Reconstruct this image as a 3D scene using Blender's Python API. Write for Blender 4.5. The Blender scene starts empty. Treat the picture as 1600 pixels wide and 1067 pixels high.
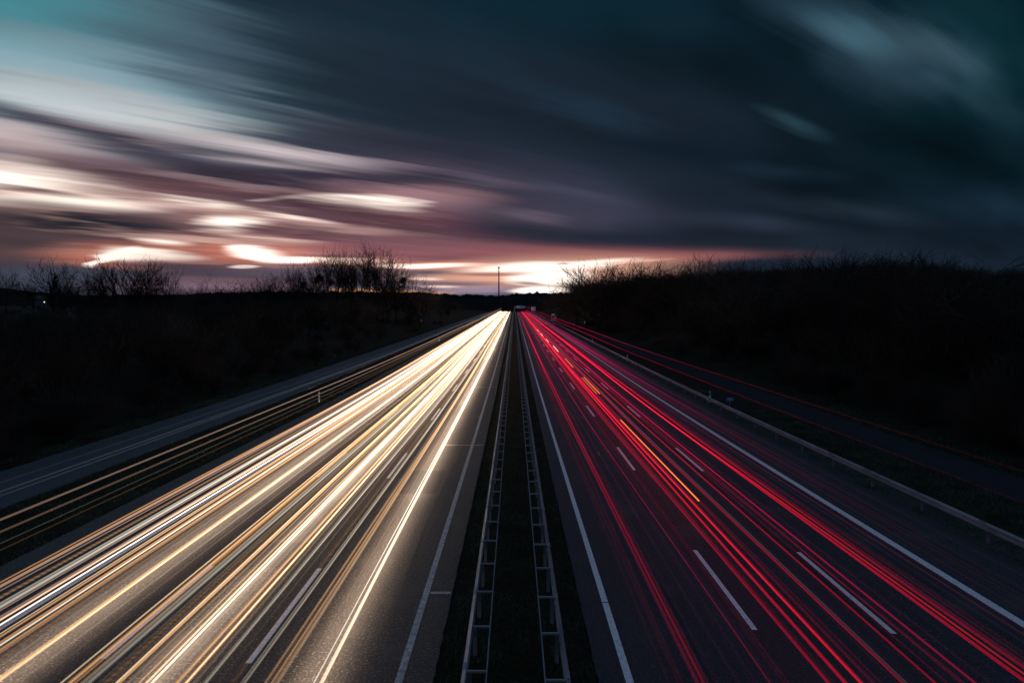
import bpy, math, random
import numpy as np
from mathutils import Vector, Matrix

S = bpy.context.scene
COL = S.collection
R = math.radians

# ------------------------------------------------------------------ camera
F = 1061.0                       # focal length in photo pixels (1600 wide)
CAMZ = 8.45
PITCH = math.atan(48.5 / F)
YAW = math.atan(3.5 / F)
cam_d = bpy.data.cameras.new('camera')
cam = bpy.data.objects.new('camera', cam_d)
COL.objects.link(cam)
cam.location = (0, 0, CAMZ)
cam.rotation_euler = (math.pi / 2 - PITCH, 0, YAW)
cam_d.sensor_width = 36
cam_d.lens = 36 * F / 1600
cam_d.clip_end = 20000
cam_d.clip_start = 0.1
S.camera = cam
S.view_settings.view_transform = 'Standard'
S.view_settings.look = 'None'
S.view_settings.exposure = 0
S.view_settings.gamma = 1
S.cycles.transparent_max_bounces = 256
S.cycles.max_bounces = 4
S.cycles.diffuse_bounces = 2
S.cycles.sample_clamp_indirect = 3

def lin(c):
    return [((v / 255) / 12.92 if v / 255 <= .04045 else ((v / 255 + .055) / 1.055) ** 2.4) for v in c]

_fw = Vector((-math.sin(YAW) * math.cos(PITCH), math.cos(YAW) * math.cos(PITCH), -math.sin(PITCH)))
_rt = Vector((math.cos(YAW), math.sin(YAW), 0))
_up = _rt.cross(_fw)
def pix(px, py):
    """direction of a photo pixel as (x/y, z/y)"""
    d = _fw + _rt * ((px - 800) / F) + _up * ((533.5 - py) / F)
    return d.x / d.y, d.z / d.y

# ------------------------------------------------------------------ world: dusk sky with wind drawn clouds
W = bpy.data.worlds.new('World')
S.world = W
W.use_nodes = True
nt = W.node_tree
nt.nodes.clear()
N, L = nt.nodes, nt.links
def nd(t, **k):
    n = N.new(t)
    for a, b in k.items():
        setattr(n, a, b)
    return n
def put(sock, v):
    if hasattr(v, 'links') or isinstance(v, bpy.types.NodeSocket):
        L.new(v, sock)
    else:
        sock.default_value = v
def M(op, a, b=None, c=None):
    n = nd('ShaderNodeMath', operation=op)
    put(n.inputs[0], a)
    if b is not None: put(n.inputs[1], b)
    if c is not None: put(n.inputs[2], c)
    return n.outputs[0]
tc = nd('ShaderNodeTexCoord')
sx = nd('ShaderNodeSeparateXYZ')
L.new(tc.outputs['Generated'], sx.inputs[0])
yy = M('MAXIMUM', sx.outputs[1], 0.12)
u = M('DIVIDE', sx.outputs[0], yy)
v = M('DIVIDE', sx.outputs[2], yy)
# streak coordinates: every streak runs towards one far point to the right
du = M('SUBTRACT', 1.15, u)
rho = M('LOGARITHM', M('ADD', M('POWER', M('ADD', M('MULTIPLY', du, du), M('MULTIPLY', v, v)), 0.5), 0.05), 2.718)
th = M('ARCTAN2', v, M('ADD', du, 0.0))
def streak(a, b, off, detail=3.0, rough=.55):
    c = nd('ShaderNodeCombineXYZ')
    put(c.inputs[0], M('MULTIPLY', rho, a)); put(c.inputs[1], M('MULTIPLY', th, b)); c.inputs[2].default_value = off
    n = nd('ShaderNodeTexNoise'); n.inputs['Scale'].default_value = 1.0
    n.inputs['Detail'].default_value = detail; n.inputs['Roughness'].default_value = rough
    L.new(c.outputs[0], n.inputs['Vector'])
    return n
n1 = streak(2.2, 16, 3.1)
n2 = streak(1.6, 46, 9.7, 3.0, .6)
n3 = streak(2.5, 8, 21.0, 2.0)
n4 = streak(5.0, 75, 33.0, 3.0, .6)
n5 = streak(4.0, 60, 47.0, 3.0, .6)
n6 = streak(3.2, 6.5, 71.0, 2.5, .5)
leftness = nd('ShaderNodeMapRange'); put(leftness.inputs[0], u)
leftness.inputs[1].default_value = .25; leftness.inputs[2].default_value = -.15; leftness.inputs[3].default_value = .15; leftness.inputs[4].default_value = 1.0
n2c = M('MULTIPLY', M('SUBTRACT', n2.outputs[0], .5), leftness.outputs[0])
# warped position
wv = M('ADD', M('MULTIPLY', M('MULTIPLY', M('SUBTRACT', n1.outputs[0], .5), .036), leftness.outputs[0]), M('MULTIPLY', n2c, .034))
wu = M('ADD', M('MULTIPLY', M('SUBTRACT', n3.outputs[0], .5), .07), M('MULTIPLY', n2c, .34))
amp = nd('ShaderNodeMapRange'); put(amp.inputs[0], v)
amp.inputs[1].default_value = 0.0; amp.inputs[2].default_value = 0.22; amp.inputs[3].default_value = .35; amp.inputs[4].default_value = 1.0
P = nd('ShaderNodeCombineXYZ')
put(P.inputs[0], M('MULTIPLY_ADD', wu, amp.outputs[0], u)); put(P.inputs[1], M('MULTIPLY_ADD', wv, amp.outputs[0], v)); P.inputs[2].default_value = 1.0
col = None
def layer(cx, cy, rx, ry, ang, rgb, soft=1.0, op=1.0, brk=None):
    """one cloud patch: centre, size and tilt given as it stands in the sky"""
    global col
    a, b = pix(cx, cy)
    ca, sa = math.cos(R(-ang)), math.sin(R(-ang))
    k1 = (ca * F / rx, sa * F / rx); k2 = (-sa * F / ry, ca * F / ry)
    d1 = nd('ShaderNodeVectorMath', operation='DOT_PRODUCT'); L.new(P.outputs[0], d1.inputs[0])
    d1.inputs[1].default_value = (*k1, -(k1[0] * a + k1[1] * b))
    d2 = nd('ShaderNodeVectorMath', operation='DOT_PRODUCT'); L.new(P.outputs[0], d2.inputs[0])
    d2.inputs[1].default_value = (*k2, -(k2[0] * a + k2[1] * b))
    r2 = M('MULTIPLY_ADD', d1.outputs['Value'], d1.outputs['Value'], M('MULTIPLY', d2.outputs['Value'], d2.outputs['Value']))
    r = M('SQRT', r2)
    m = nd('ShaderNodeMapRange', interpolation_type='SMOOTHSTEP')
    put(m.inputs[0], r)
    m.inputs[1].default_value = 1 + .45 * soft; m.inputs[2].default_value = 1 - soft * .999
    m.inputs[3].default_value = 0; m.inputs[4].default_value = op
    x = nd('ShaderNodeMix', data_type='RGBA')
    if brk:      # broken up into wind drawn wisps
        w = nd('ShaderNodeMapRange', interpolation_type='SMOOTHSTEP'); put(w.inputs[0], brk.outputs[0])
        w.inputs[1].default_value = .46; w.inputs[2].default_value = .66
        L.new(M('MULTIPLY', w.outputs[0], m.outputs[0]), x.inputs[0])
    else: L.new(m.outputs[0], x.inputs[0])
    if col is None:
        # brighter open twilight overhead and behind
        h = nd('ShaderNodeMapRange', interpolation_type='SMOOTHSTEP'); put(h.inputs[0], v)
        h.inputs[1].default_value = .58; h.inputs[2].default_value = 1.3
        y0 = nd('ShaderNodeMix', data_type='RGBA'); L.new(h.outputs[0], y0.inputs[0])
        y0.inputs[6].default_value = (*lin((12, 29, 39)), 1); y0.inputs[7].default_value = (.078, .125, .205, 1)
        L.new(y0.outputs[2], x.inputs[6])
    else: L.new(col, x.inputs[6])
    rgb = lin(rgb) if max(rgb) > 3 else list(rgb)
    x.inputs[7].default_value = (*rgb, 1)
    col = x.outputs[2]
WHT = (1.65, 1.4, 1.22)
SKY = [
 (1300, 410, 800, 100, 0, (25, 36, 50), 1, .9),
 (760, 250, 560, 170, 6, (46, 52, 68), 1, .9),
 (650, 60, 420, 120, 8, (26, 42, 54), 1, .8),
 (860, 0, 300, 80, 0, (10, 40, 52), 1, .7),
 (1580, 60, 260, 200, 0, (12, 46, 54), 1, .7),
 (1300, 260, 500, 110, 5, (9, 24, 33), 1, .8),
 # upper left clear sky
 (20, 100, 460, 200, 14, (108, 146, 160), 1, 1),
 (0, 5, 230, 80, 8, (72, 140, 152), 1, .95),
 (110, 125, 250, 60, 14, (152, 176, 186), 1, .85),
 (300, 75, 160, 60, 20, (78, 100, 116), 1, .8),
 (500, 90, 170, 95, 22, (34, 50, 62), 1, .95),
 (640, 150, 330, 110, 12, (30, 42, 55), 1, .9),
 (150, 168, 330, 30, 14, (184, 190, 192), 1, .9),
 (330, 205, 180, 17, 14, (206, 204, 204), 1, .8),
 (470, 196, 170, 22, 12, (50, 56, 70), 1, .85),
 (380, 152, 120, 12, 18, (92, 108, 122), 1, .7),
 # broad lilac haze below
 (260, 330, 560, 120, 3, (108, 82, 90), 1, .95),
 (640, 330, 300, 80, 5, (84, 68, 82), 1, .9),
 (850, 310, 240, 50, 12, (56, 58, 76), 1, .85),
 (0, 215, 190, 36, 12, (200, 180, 180), 1, .95),
 (150, 262, 240, 22, 10, (112, 88, 98), 1, .85),
 (430, 236, 165, 15, 9, (206, 190, 194), 1, .95),
 (600, 262, 150, 12, 8, (116, 100, 116), 1, .75),
 (100, 196, 250, 20, 15, (60, 57, 68), 1, 1),
 (340, 254, 200, 18, 11, (62, 56, 70), 1, 1),
 (480, 283, 300, 17, 2, (50, 48, 63), 1, 1),
 (150, 274, 150, 8, 10, (66, 54, 64), 1, .9),
 (640, 236, 300, 18, 6, (42, 46, 62), 1, .8),
 (700, 300, 130, 16, 8, (62, 56, 72), 1, .8),
 (360, 301, 200, 10, 3, (130, 88, 94), 1, .7),
 # bright left opening
 (10, 300, 240, 42, 9, (205, 160, 152), 1, .9),
 (20, 284, 170, 25, 10, WHT, .8, 1),
 (90, 320, 190, 11, 2, WHT, .9, 1),
 (50, 303, 110, 4.5, 6, (104, 74, 76), 1, .95),
 (250, 318, 150, 10, 8, (226, 186, 178), 1, .8),
 (330, 324, 90, 5, 8, WHT, 1, .9),
 (300, 308, 90, 4, 8, (120, 84, 88), 1, .8),
 # middle opening
 (620, 306, 130, 26, 4, (170, 128, 134), 1, .85),
 (560, 317, 105, 13, 1, WHT, .6, 1),
 (470, 314, 70, 3.5, -3, WHT, .9, .8),
 (596, 330, 50, 5, 4, WHT, 1, .9),
 (640, 317, 40, 3, -2, (1.0, .8, .76), 1, .9),
 (560, 352, 220, 17, 4, (104, 70, 80), 1, .9),
 (520, 336, 120, 5, 6, (86, 62, 72), 1, .9),
 (660, 334, 80, 5, 6, (110, 70, 84), 1, .8),
 (740, 362, 200, 14, 8, (112, 66, 78), 1, .8),
 (560, 276, 330, 15, 3, (50, 48, 63), 1, .95),
 (380, 278, 190, 15, 8, (50, 47, 60), 1, 1),
 (720, 262, 150, 9, 10, (58, 56, 74), 1, .8),
 (610, 290, 120, 4, 5, (128, 100, 112), 1, .6),
 # left dark cloud
 (110, 350, 300, 30, 5, (62, 51, 56), 1, 1),
 (175, 352, 170, 19, 6, (34, 37, 47), 1, 1),
 (60, 392, 260, 20, 2, (92, 70, 72), 1, .8),
 (70, 385, 130, 9, 3, (66, 58, 62), 1, .8),
 (370, 345, 100, 20, 6, (200, 150, 142), 1, .75),
 (330, 336, 90, 4, 6, (92, 66, 70), 1, .8),
 (365, 350, 55, 11, 4, WHT, .8, 1),
 (372, 366, 90, 3, 4, (160, 112, 108), 1, .8),
 (450, 345, 55, 6, 10, WHT, .9, .95),
 (425, 356, 60, 3, 6, (130, 92, 94), 1, .8),
 (455, 362, 60, 6, 6, (150, 108, 110), 1, .7),
 (270, 377, 50, 5, 3, WHT, 1, .9),
 (470, 376, 60, 5, 2, WHT, .9, .9),
 (500, 384, 110, 11, 1, (140, 95, 102), 1, .7),
 (440, 390, 130, 22, 2, (228, 138, 110), 1, .75),
 (560, 402, 90, 9, 0, (220, 140, 120), 1, .8),
 # lens shaped opening above the left trees
 (245, 398, 160, 20, 1, (224, 130, 102), 1, .8),
 (188, 404, 36, 5, -18, WHT, .8, 1),
 (205, 396, 34, 9, -14, WHT, .6, 1),
 (255, 394, 80, 8, 4, WHT, .8, 1),
 (228, 397, 52, 9, 0, WHT, .85, 1),
 (262, 409, 70, 4, 2, (120, 80, 82), .9, .8),
 (330, 415, 130, 17, 5, (62, 58, 70), 1, .95),
 (428, 389, 50, 7, 4, WHT, .8, 1),
 (440, 398, 58, 6, 5, WHT, .8, 1),
 (405, 384, 30, 4, 0, WHT, .9, 1),
 (380, 374, 90, 4, 3, (110, 78, 82), 1, .8),
 (400, 371, 60, 2.5, 2, (1.0, .8, .7), 1, .8),
 (485, 401, 60, 6, -1, WHT, .6, 1),
 (570, 402, 60, 5, 1, (1.0, .72, .6), .8, .9),
 (410, 412, 24, 3, 0, WHT, .6, .8),
 (330, 350, 330, 66, 5, (236, 188, 176), 1, .75, n4),
 (420, 350, 400, 76, 5, (84, 58, 68), 1, 1, n5),
 (300, 300, 330, 40, 8, (96, 70, 80), 1, .8, n4),
 (800, 430, 200, 20, 0, (150, 96, 96), 1, .8, n5),
 (230, 240, 330, 60, 12, (168, 146, 152), 1, .5, n4),
 (640, 400, 300, 26, 2, (90, 62, 74), 1, .6, n5),
 (820, 396, 240, 12, 1, (214, 140, 124), 1, .5, n4),
 # low bands
 (60, 440, 260, 28, 0, (74, 80, 98), 1, .95),
 (330, 450, 220, 14, 0, (140, 112, 128), 1, .8),
 (330, 436, 120, 8, 1, (118, 90, 98), 1, .6),
 (560, 425, 190, 18, 0, (92, 84, 100), 1, .9),
 (700, 452, 180, 13, 0, (140, 128, 150), 1, .9),
 (700, 392, 270, 14, 2, (140, 86, 92), 1, .8),
 (640, 374, 120, 5, 2, (96, 66, 78), 1, .8),
 (780, 398, 120, 4, 1, (120, 76, 84), 1, .7),
 (560, 394, 60, 4, 0, (104, 72, 80), 1, .8),
 (960, 392, 260, 12, 1, (150, 92, 94), 1, .85),
 (600, 380, 200, 10, 2, (128, 82, 92), 1, .6),
 # dark slate cloud above the sunset
 (800, 362, 130, 15, 7, (44, 48, 62), 1, .95),
 (920, 374, 260, 14, 3, (42, 44, 58), 1, .95),
 (1120, 372, 330, 20, 1, (28, 36, 48), 1, .9),
 (830, 338, 60, 8, 8, (104, 92, 106), 1, .6),
 (1020, 405, 130, 10, -2, (170, 106, 102), 1, .9),
 # sunset opening over the road
 (860, 424, 200, 24, -2, (1.0, .52, .36), 1, .95),
 (850, 417, 110, 9, -1, WHT, .7, 1),
 (915, 414, 85, 6, -6, WHT, .8, 1),
 (985, 409, 60, 3, -4, (1.0, .6, .46), 1, .9),
 (872, 434, 62, 14, 0, WHT, .5, 1),
 (860, 454, 52, 7, 0, WHT, .5, 1),
 (690, 412, 110, 8, 0, (226, 140, 118), 1, .85),
 (690, 412, 70, 4, 0, WHT, .9, .95),
 (640, 410, 30, 3, 0, (1.0, .8, .7), 1, .9),
 (690, 423, 60, 5, 0, (84, 78, 92), 1, .9),
 (786, 427, 66, 3.5, 1, (156, 104, 96), .9, .9),
 (692, 433, 30, 3, 0, (1.0, .72, .58), .9, .95),
 (730, 441, 85, 4.5, 1, (112, 90, 106), .9, .9),
 (848, 442, 30, 3.5, 6, (128, 88, 90), .9, .85),
 (700, 446, 36, 2.5, 0, (1.0, .72, .6), .9, .85),
 (770, 451, 40, 6, 0, (150, 134, 154), 1, .9),
 (890, 412, 12, 1.6, 0, (190, 130, 120), .9, .8),
 (630, 457, 90, 4, 0, (1.0, .42, .14), .9, .8),
 (545, 456, 40, 4, 0, (1.0, .45, .15), .9, .8),
 # pale patches in the dark right half
 (1320, 45, 150, 40, 19, (50, 78, 94), 1, .85),
 (1375, 105, 100, 48, 12, (42, 64, 78), 1, .8),
 (1450, 72, 100, 26, 20, (54, 78, 90), 1, .85),
 (1345, 60, 90, 26, 17, (74, 108, 124), 1, .55),
 (1400, 80, 220, 70, 18, (58, 84, 98), 1, .4, n6),
 (1150, 110, 200, 40, 8, (10, 24, 33), 1, .7),
 (1000, 230, 200, 30, 8, (14, 28, 38), 1, .7),
 (1450, 230, 180, 40, 8, (6, 20, 26), 1, .7),
 (1240, 193, 60, 14, 22, (44, 72, 84), 1, .7),
 (900, 172, 120, 30, 15, (34, 52, 68), 1, .8),
 (880, 300, 90, 12, 13, (66, 68, 86), 1, .8),
 (760, 285, 90, 10, 9, (96, 86, 104), 1, .7),
 (1230, 270, 90, 14, 5, (26, 44, 58), 1, .7),
 (1160, 347, 110, 15, 4, (46, 56, 72), 1, .8),
 (1340, 330, 150, 16, 8, (38, 52, 66), 1, .7),
 (1560, 330, 150, 36, 0, (24, 42, 56), 1, .7),
]
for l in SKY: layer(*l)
# fine streaks over everything
g = nd('ShaderNodeMapRange'); gl = M('MULTIPLY_ADD', n1.outputs[0], .6, M('MULTIPLY', n2.outputs[0], .4))
put(g.inputs[0], M('MULTIPLY_ADD', M('SUBTRACT', gl, n6.outputs[0]), M('MULTIPLY', leftness.outputs[0], .85), n6.outputs[0]))
g.inputs[1].default_value = .3; g.inputs[2].default_value = .7; put(g.inputs[3], M('ADD', .62, M('MULTIPLY', leftness.outputs[0], .06))); put(g.inputs[4], M('SUBTRACT', 1.38, M('MULTIPLY', leftness.outputs[0], .06)))
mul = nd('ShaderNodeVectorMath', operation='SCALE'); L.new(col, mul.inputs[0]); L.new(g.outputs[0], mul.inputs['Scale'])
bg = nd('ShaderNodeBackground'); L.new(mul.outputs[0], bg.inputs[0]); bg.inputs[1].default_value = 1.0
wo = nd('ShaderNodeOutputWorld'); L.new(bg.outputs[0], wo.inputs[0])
W.cycles.sampling_method = 'MANUAL'; W.cycles.sample_map_resolution = 1024

# ------------------------------------------------------------------ helpers
def tag(o, label=None, cat=None, group=None, kind=None):
    if label: o['label'] = label
    if cat: o['category'] = cat
    if group: o['group'] = group
    if kind: o['kind'] = kind
    return o
def mesh(name, verts, faces, mat=None, smooth=False):
    me = bpy.data.meshes.new(name)
    me.from_pydata([tuple(p) for p in verts], [], faces)
    if mat: me.materials.append(mat)
    if smooth: me.polygons.foreach_set('use_smooth', [True] * len(me.polygons))
    me.update()
    return me
def npmesh(name, V, Fq, mat=None, smooth=False):
    """fast mesh from arrays of quads or triangles"""
    V = np.asarray(V, np.float32); Fq = np.asarray(Fq, np.int32)
    me = bpy.data.meshes.new(name)
    n, k = Fq.shape
    me.vertices.add(len(V)); me.vertices.foreach_set('co', V.ravel())
    me.loops.add(n * k); me.loops.foreach_set('vertex_index', Fq.ravel())
    me.polygons.add(n); me.polygons.foreach_set('loop_start', np.arange(n, dtype=np.int32) * k)
    me.polygons.foreach_set('use_smooth', np.full(n, smooth))
    if mat: me.materials.append(mat)
    me.update(calc_edges=True)
    return me
def link(name, me, parent=None, loc=None, rz=0):
    o = bpy.data.objects.new(name, me)
    COL.objects.link(o)
    if parent: o.parent = parent
    if loc: o.location = loc
    if rz: o.rotation_euler.z = rz
    return o
def empty(name, loc=(0, 0, 0), rz=0):
    return link(name, None, None, loc, rz)
class MB:
    def __init__(s): s.v = []; s.f = []
    def box(s, x0, x1, y0, y1, z0, z1):
        b = len(s.v)
        s.v += [(x0,y0,z0),(x1,y0,z0),(x1,y1,z0),(x0,y1,z0),(x0,y0,z1),(x1,y0,z1),(x1,y1,z1),(x0,y1,z1)]
        s.f += [[b+i for i in q] for q in ((0,3,2,1),(4,5,6,7),(0,1,5,4),(1,2,6,5),(2,3,7,6),(3,0,4,7))]
        return s
    def bar(s, p, q, r, r2=None, n=6):
        p, q = Vector(p), Vector(q); r2 = r if r2 is None else r2
        d = (q - p).normalized(); a = d.orthogonal().normalized(); c = d.cross(a)
        b = len(s.v)
        for pt, rr in ((p, r), (q, r2)):
            for i in range(n):
                t = 2 * math.pi * i / n
                s.v.append(tuple(pt + (a * math.cos(t) + c * math.sin(t)) * rr))
        for i in range(n):
            s.f.append([b + i, b + (i + 1) % n, b + n + (i + 1) % n, b + n + i])
        s.f.append([b + i for i in reversed(range(n))]); s.f.append([b + n + i for i in range(n)])
        return s
    def poly(s, pts, depth):
        """flat outline in x,z, extruded along y"""
        b = len(s.v); n = len(pts)
        s.v += [(x, 0, z) for x, z in pts] + [(x, depth, z) for x, z in pts]
        s.f.append([b + i for i in range(n)]); s.f.append([b + n + i for i in reversed(range(n))])
        for i in range(n): s.f.append([b + i, b + n + i, b + n + (i + 1) % n, b + (i + 1) % n])
        return s
    def build(s, name, mat, parent=None, smooth=False, loc=None):
        return link(name, mesh(name, s.v, s.f, mat, smooth), parent, loc)

def mat(name, base, rough=.8, metal=0, noise=None, bump=None, spec=None):
    """procedural material; noise = list of (scale xyz, colour, low, high), bump = (scale, strength, distance)"""
    m = bpy.data.materials.new(name); m.use_nodes = True
    t = m.node_tree; b = t.nodes['Principled BSDF']
    b.inputs['Base Color'].default_value = (*base, 1); b.inputs['Roughness'].default_value = rough
    b.inputs['Metallic'].default_value = metal
    if spec is not None: b.inputs['Specular IOR Level'].default_value = spec
    c = t.nodes.new('ShaderNodeTexCoord'); cur = None
    for sc, colr, lo, hi in (noise or []):
        mp = t.nodes.new('ShaderNodeMapping'); mp.inputs['Scale'].default_value = sc
        t.links.new(c.outputs['Object'], mp.inputs[0])
        n = t.nodes.new('ShaderNodeTexNoise'); n.inputs['Scale'].default_value = 1; n.inputs['Detail'].default_value = 4
        t.links.new(mp.outputs[0], n.inputs['Vector'])
        r = t.nodes.new('ShaderNodeMapRange'); r.inputs[1].default_value = lo; r.inputs[2].default_value = hi
        t.links.new(n.outputs[0], r.inputs[0])
        x = t.nodes.new('ShaderNodeMix'); x.data_type = 'RGBA'
        t.links.new(r.outputs[0], x.inputs[0])
        if cur is None: x.inputs[6].default_value = (*base, 1)
        else: t.links.new(cur, x.inputs[6])
        x.inputs[7].default_value = (*colr, 1)
        cur = x.outputs[2]
    if cur: t.links.new(cur, b.inputs['Base Color'])
    if bump:
        n = t.nodes.new('ShaderNodeTexNoise'); n.inputs['Scale'].default_value = bump[0]; n.inputs['Detail'].default_value = 3
        t.links.new(c.outputs['Object'], n.inputs['Vector'])
        bb = t.nodes.new('ShaderNodeBump'); bb.inputs['Strength'].default_value = bump[1]; bb.inputs['Distance'].default_value = bump[2]
        t.links.new(n.outputs[0], bb.inputs['Height']); t.links.new(bb.outputs[0], b.inputs['Normal'])
    return m

M_asph = mat('asphalt', (.052, .05, .05), .62, noise=[((1.6, .09, 1), (.037, .036, .037), .35, .7), ((15, 15, 15), (.22, .205, .19), .52, .72), ((24, 24, 24), (.008, .008, .008), .52, .68), ((.5, .5, .5), (.075, .07, .066), .55, .75)], bump=(20, .9, .03), spec=.35)
M_asph2 = mat('asphalt_right', (.027, .033, .046), .6, noise=[((1.3, .07, 1), (.018, .022, .032), .35, .7), ((15, 15, 15), (.12, .125, .135), .54, .74), ((24, 24, 24), (.008, .008, .009), .52, .68), ((.5, .5, .5), (.05, .052, .06), .55, .75)], bump=(20, .8, .03), spec=.35)
M_side = mat('side_road', (.066, .078, .09), .7, noise=[((.9, .12, 1), (.038, .048, .058), .3, .75), ((12, 12, 12), (.09, .09, .095), .5, .8)], bump=(26, .5, .02), spec=.3)
M_side2 = mat('gravel_lane', (.030, .030, .036), .9, noise=[((.9, .3, 1), (.022, .024, .032), .35, .7), ((9, 9, 9), (.05, .05, .055), .5, .75)], bump=(14, .9, .05), spec=.05)
M_verge = mat('verge', (.04, .058, .05), .95, noise=[((1.2, 1.2, 1.2), (.025, .036, .028), .42, .62), ((9, 9, 9), (.1, .12, .1), .52, .7)], bump=(9, .9, .08), spec=.05)
M_paint = mat('road_paint', (.82, .83, .85), .6, noise=[((9, 9, 9), (.5, .5, .51), .5, .72), ((34, 34, 34), (.14, .14, .14), .58, .68)], bump=(80, .4, .004))
M_paint2 = mat('road_paint_worn', (.6, .58, .56), .65, noise=[((6, 6, 6), (.3, .29, .28), .42, .66), ((30, 30, 30), (.08, .08, .08), .52, .66)], bump=(80, .4, .004))
M_tar = mat('tar', (.012, .012, .013), .45)
M_ground = mat('ground', (.012, .015, .008), .95, noise=[((.35, .35, .35), (.02, .017, .012), .4, .65), ((5, 5, 5), (.006, .007, .004), .4, .7)], bump=(4, .8, .12), spec=.1)
M_grass = mat('grass', (.075, .10, .065), .8, noise=[((.6, .6, .6), (.034, .032, .016), .45, .65)], spec=.2)
M_hill = mat('wooded_hill', (.008, .008, .007), .95, noise=[((.02, .02, .02), (.012, .011, .01), .4, .7)], spec=.05)
M_steel2 = mat('weathered_rail', (.29, .33, .38), .55, .25, noise=[((2, .8, 2), (.2, .22, .25), .4, .7)])
M_rust = mat('dark_steel', (.18, .19, .2), .6, .5, noise=[((3, 3, 3), (.06, .055, .05), .45, .7)])
M_steel = mat('galvanised_steel', (.36, .39, .42), .48, .75, noise=[((2, .8, 2), (.22, .24, .26), .4, .7)])
M_bark = mat('bark', (.02, .018, .016), .9, noise=[((3, 3, 1), (.035, .032, .028), .45, .65)], spec=.1)
M_twig = mat('twigs', (.022, .020, .019), .9, spec=.1)
def vary(m, a, b_):
    t = m.node_tree; oi = t.nodes.new('ShaderNodeObjectInfo'); x = t.nodes.new('ShaderNodeMix'); x.data_type = 'RGBA'
    t.links.new(oi.outputs['Random'], x.inputs[0]); x.inputs[6].default_value = (*a, 1); x.inputs[7].default_value = (*b_, 1)
    t.links.new(x.outputs[2], t.nodes['Principled BSDF'].inputs['Base Color'])
vary(M_twig, (.012, .011, .011), (.055, .046, .04))
M_birch = mat('birch_bark', (.14, .135, .13), .8, noise=[((6, 6, 2), (.03, .03, .03), .52, .6)])
M_leaf = mat('evergreen_leaf', (.008, .011, .006), .8, spec=.1)
M_white = mat('white_plastic', (.62, .62, .62), .5)
M_black = mat('black_plastic', (.015, .015, .015), .5)
M_refl = mat('reflector', (.55, .5, .42), .3)
M_blue = mat('sign_blue', (.03, .17, .42), .4)
M_signw = mat('sign_white', (.62, .64, .68), .45)
M_signd = mat('sign_slate', (.08, .13, .18), .45)
M_wall = mat('render_wall', (.05, .055, .075), .8)
M_roof = mat('roof_tile', (.05, .03, .025), .8)
M_conc = mat('tower_concrete', (.05, .05, .052), .8)
def emit(name, rgb, s):
    m = bpy.data.materials.new(name); m.use_nodes = True; t = m.node_tree; t.nodes.clear()
    e = t.nodes.new('ShaderNodeEmission'); e.inputs[0].default_value = (*rgb, 1); e.inputs[1].default_value = s
    o = t.nodes.new('ShaderNodeOutputMaterial'); t.links.new(e.outputs[0], o.inputs[0]); return m
M_lamp = emit('window_light', (1, .8, .6), 1.6)

# ------------------------------------------------------------------ terrain
def zr(Y):
    Y = np.asarray(Y, float)
    s = .0115
    z = np.where(Y < 35, 0, np.where(Y < 95, s * (Y - 35) ** 2 / 120, s * (Y - 65)))
    c = np.clip((Y - 610) / 90, 0, None)
    z = z - np.where(c < 1, 45 * .026 * c * c, 45 * .026 + (c - 1) * 90 * .026)
    return np.maximum(z, -6)
def sm(a, b, x):
    t = np.clip((x - a) / (b - a), 0, 1); return t * t * (3 - 2 * t)
_rng = np.random.RandomState(5)
_ph = _rng.rand(12, 4)
def bumps(X, Y, sc):
    r = 0
    for i in range(6):
        a, b, c, d = _ph[i]
        k = (1 + i * .7) / sc
        r = r + np.sin(X * k * (.5 + a) + Y * k * (b - .5) * 2 + c * 6.28) * np.cos(Y * k * (.5 + d) + a * 6) / (1 + i * .5)
    return r / 2.5
def terr(X, Y):
    X = np.asarray(X, float); Y = np.asarray(Y, float)
    a = np.abs(X)
    right = sm(27, 48, a) * 4.5 + sm(48, 140, a) * 5.5 + sm(140, 500, a) * 6
    left = sm(28.5, 46, a) * 2.6 + sm(46, 200, a) * 3.0
    z = zr(np.minimum(Y, 620)) * sm(20, 30, a) + zr(Y) * (1 - sm(20, 30, a))
    z = z + np.where(X > 0, right, left)
    z = z + bumps(X, Y, 9) * .25 * sm(28, 36, a) + bumps(X, Y, 60) * 1.2 * sm(45, 120, a)
    return z - .05 + .03 * bumps(X, Y, 2.0) * (1 - sm(27, 30, a)) * sm(17.2, 18, a)

YS = np.unique(np.concatenate([np.arange(-40, 120, 2.0), np.arange(120, 800, 6.0), np.arange(800, 3000, 60.0)]))
XS = np.unique(np.concatenate([np.array([-2.2, -1.85, -1, 0, 1, 1.92, 2.2]), np.arange(16, 32, .5), np.arange(32, 60, 2), np.arange(60, 160, 8), np.arange(160, 2600, 80),
                               -np.arange(16, 32, .5), -np.arange(32, 60, 2), -np.arange(60, 160, 8), -np.arange(160, 2600, 80)]))
gx, gy = np.meshgrid(XS, YS)
gz = terr(gx, gy)
# the bed under each carriageway lies well below its asphalt
gz = gz - .12 * ((np.abs(gx) > 2.1) & (np.abs(gx) < 16.2))
V = np.stack([gx, gy, gz], -1).reshape(-1, 3)
nx, ny = len(XS), len(YS)
ii, jj = np.meshgrid(np.arange(nx - 1), np.arange(ny - 1))
q = (jj * nx + ii).ravel()
Fq = np.stack([q, q + 1, q + 1 + nx, q + nx], -1)
tag(link('ground', npmesh('ground', V, Fq, M_ground, True)), kind='structure')

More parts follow.
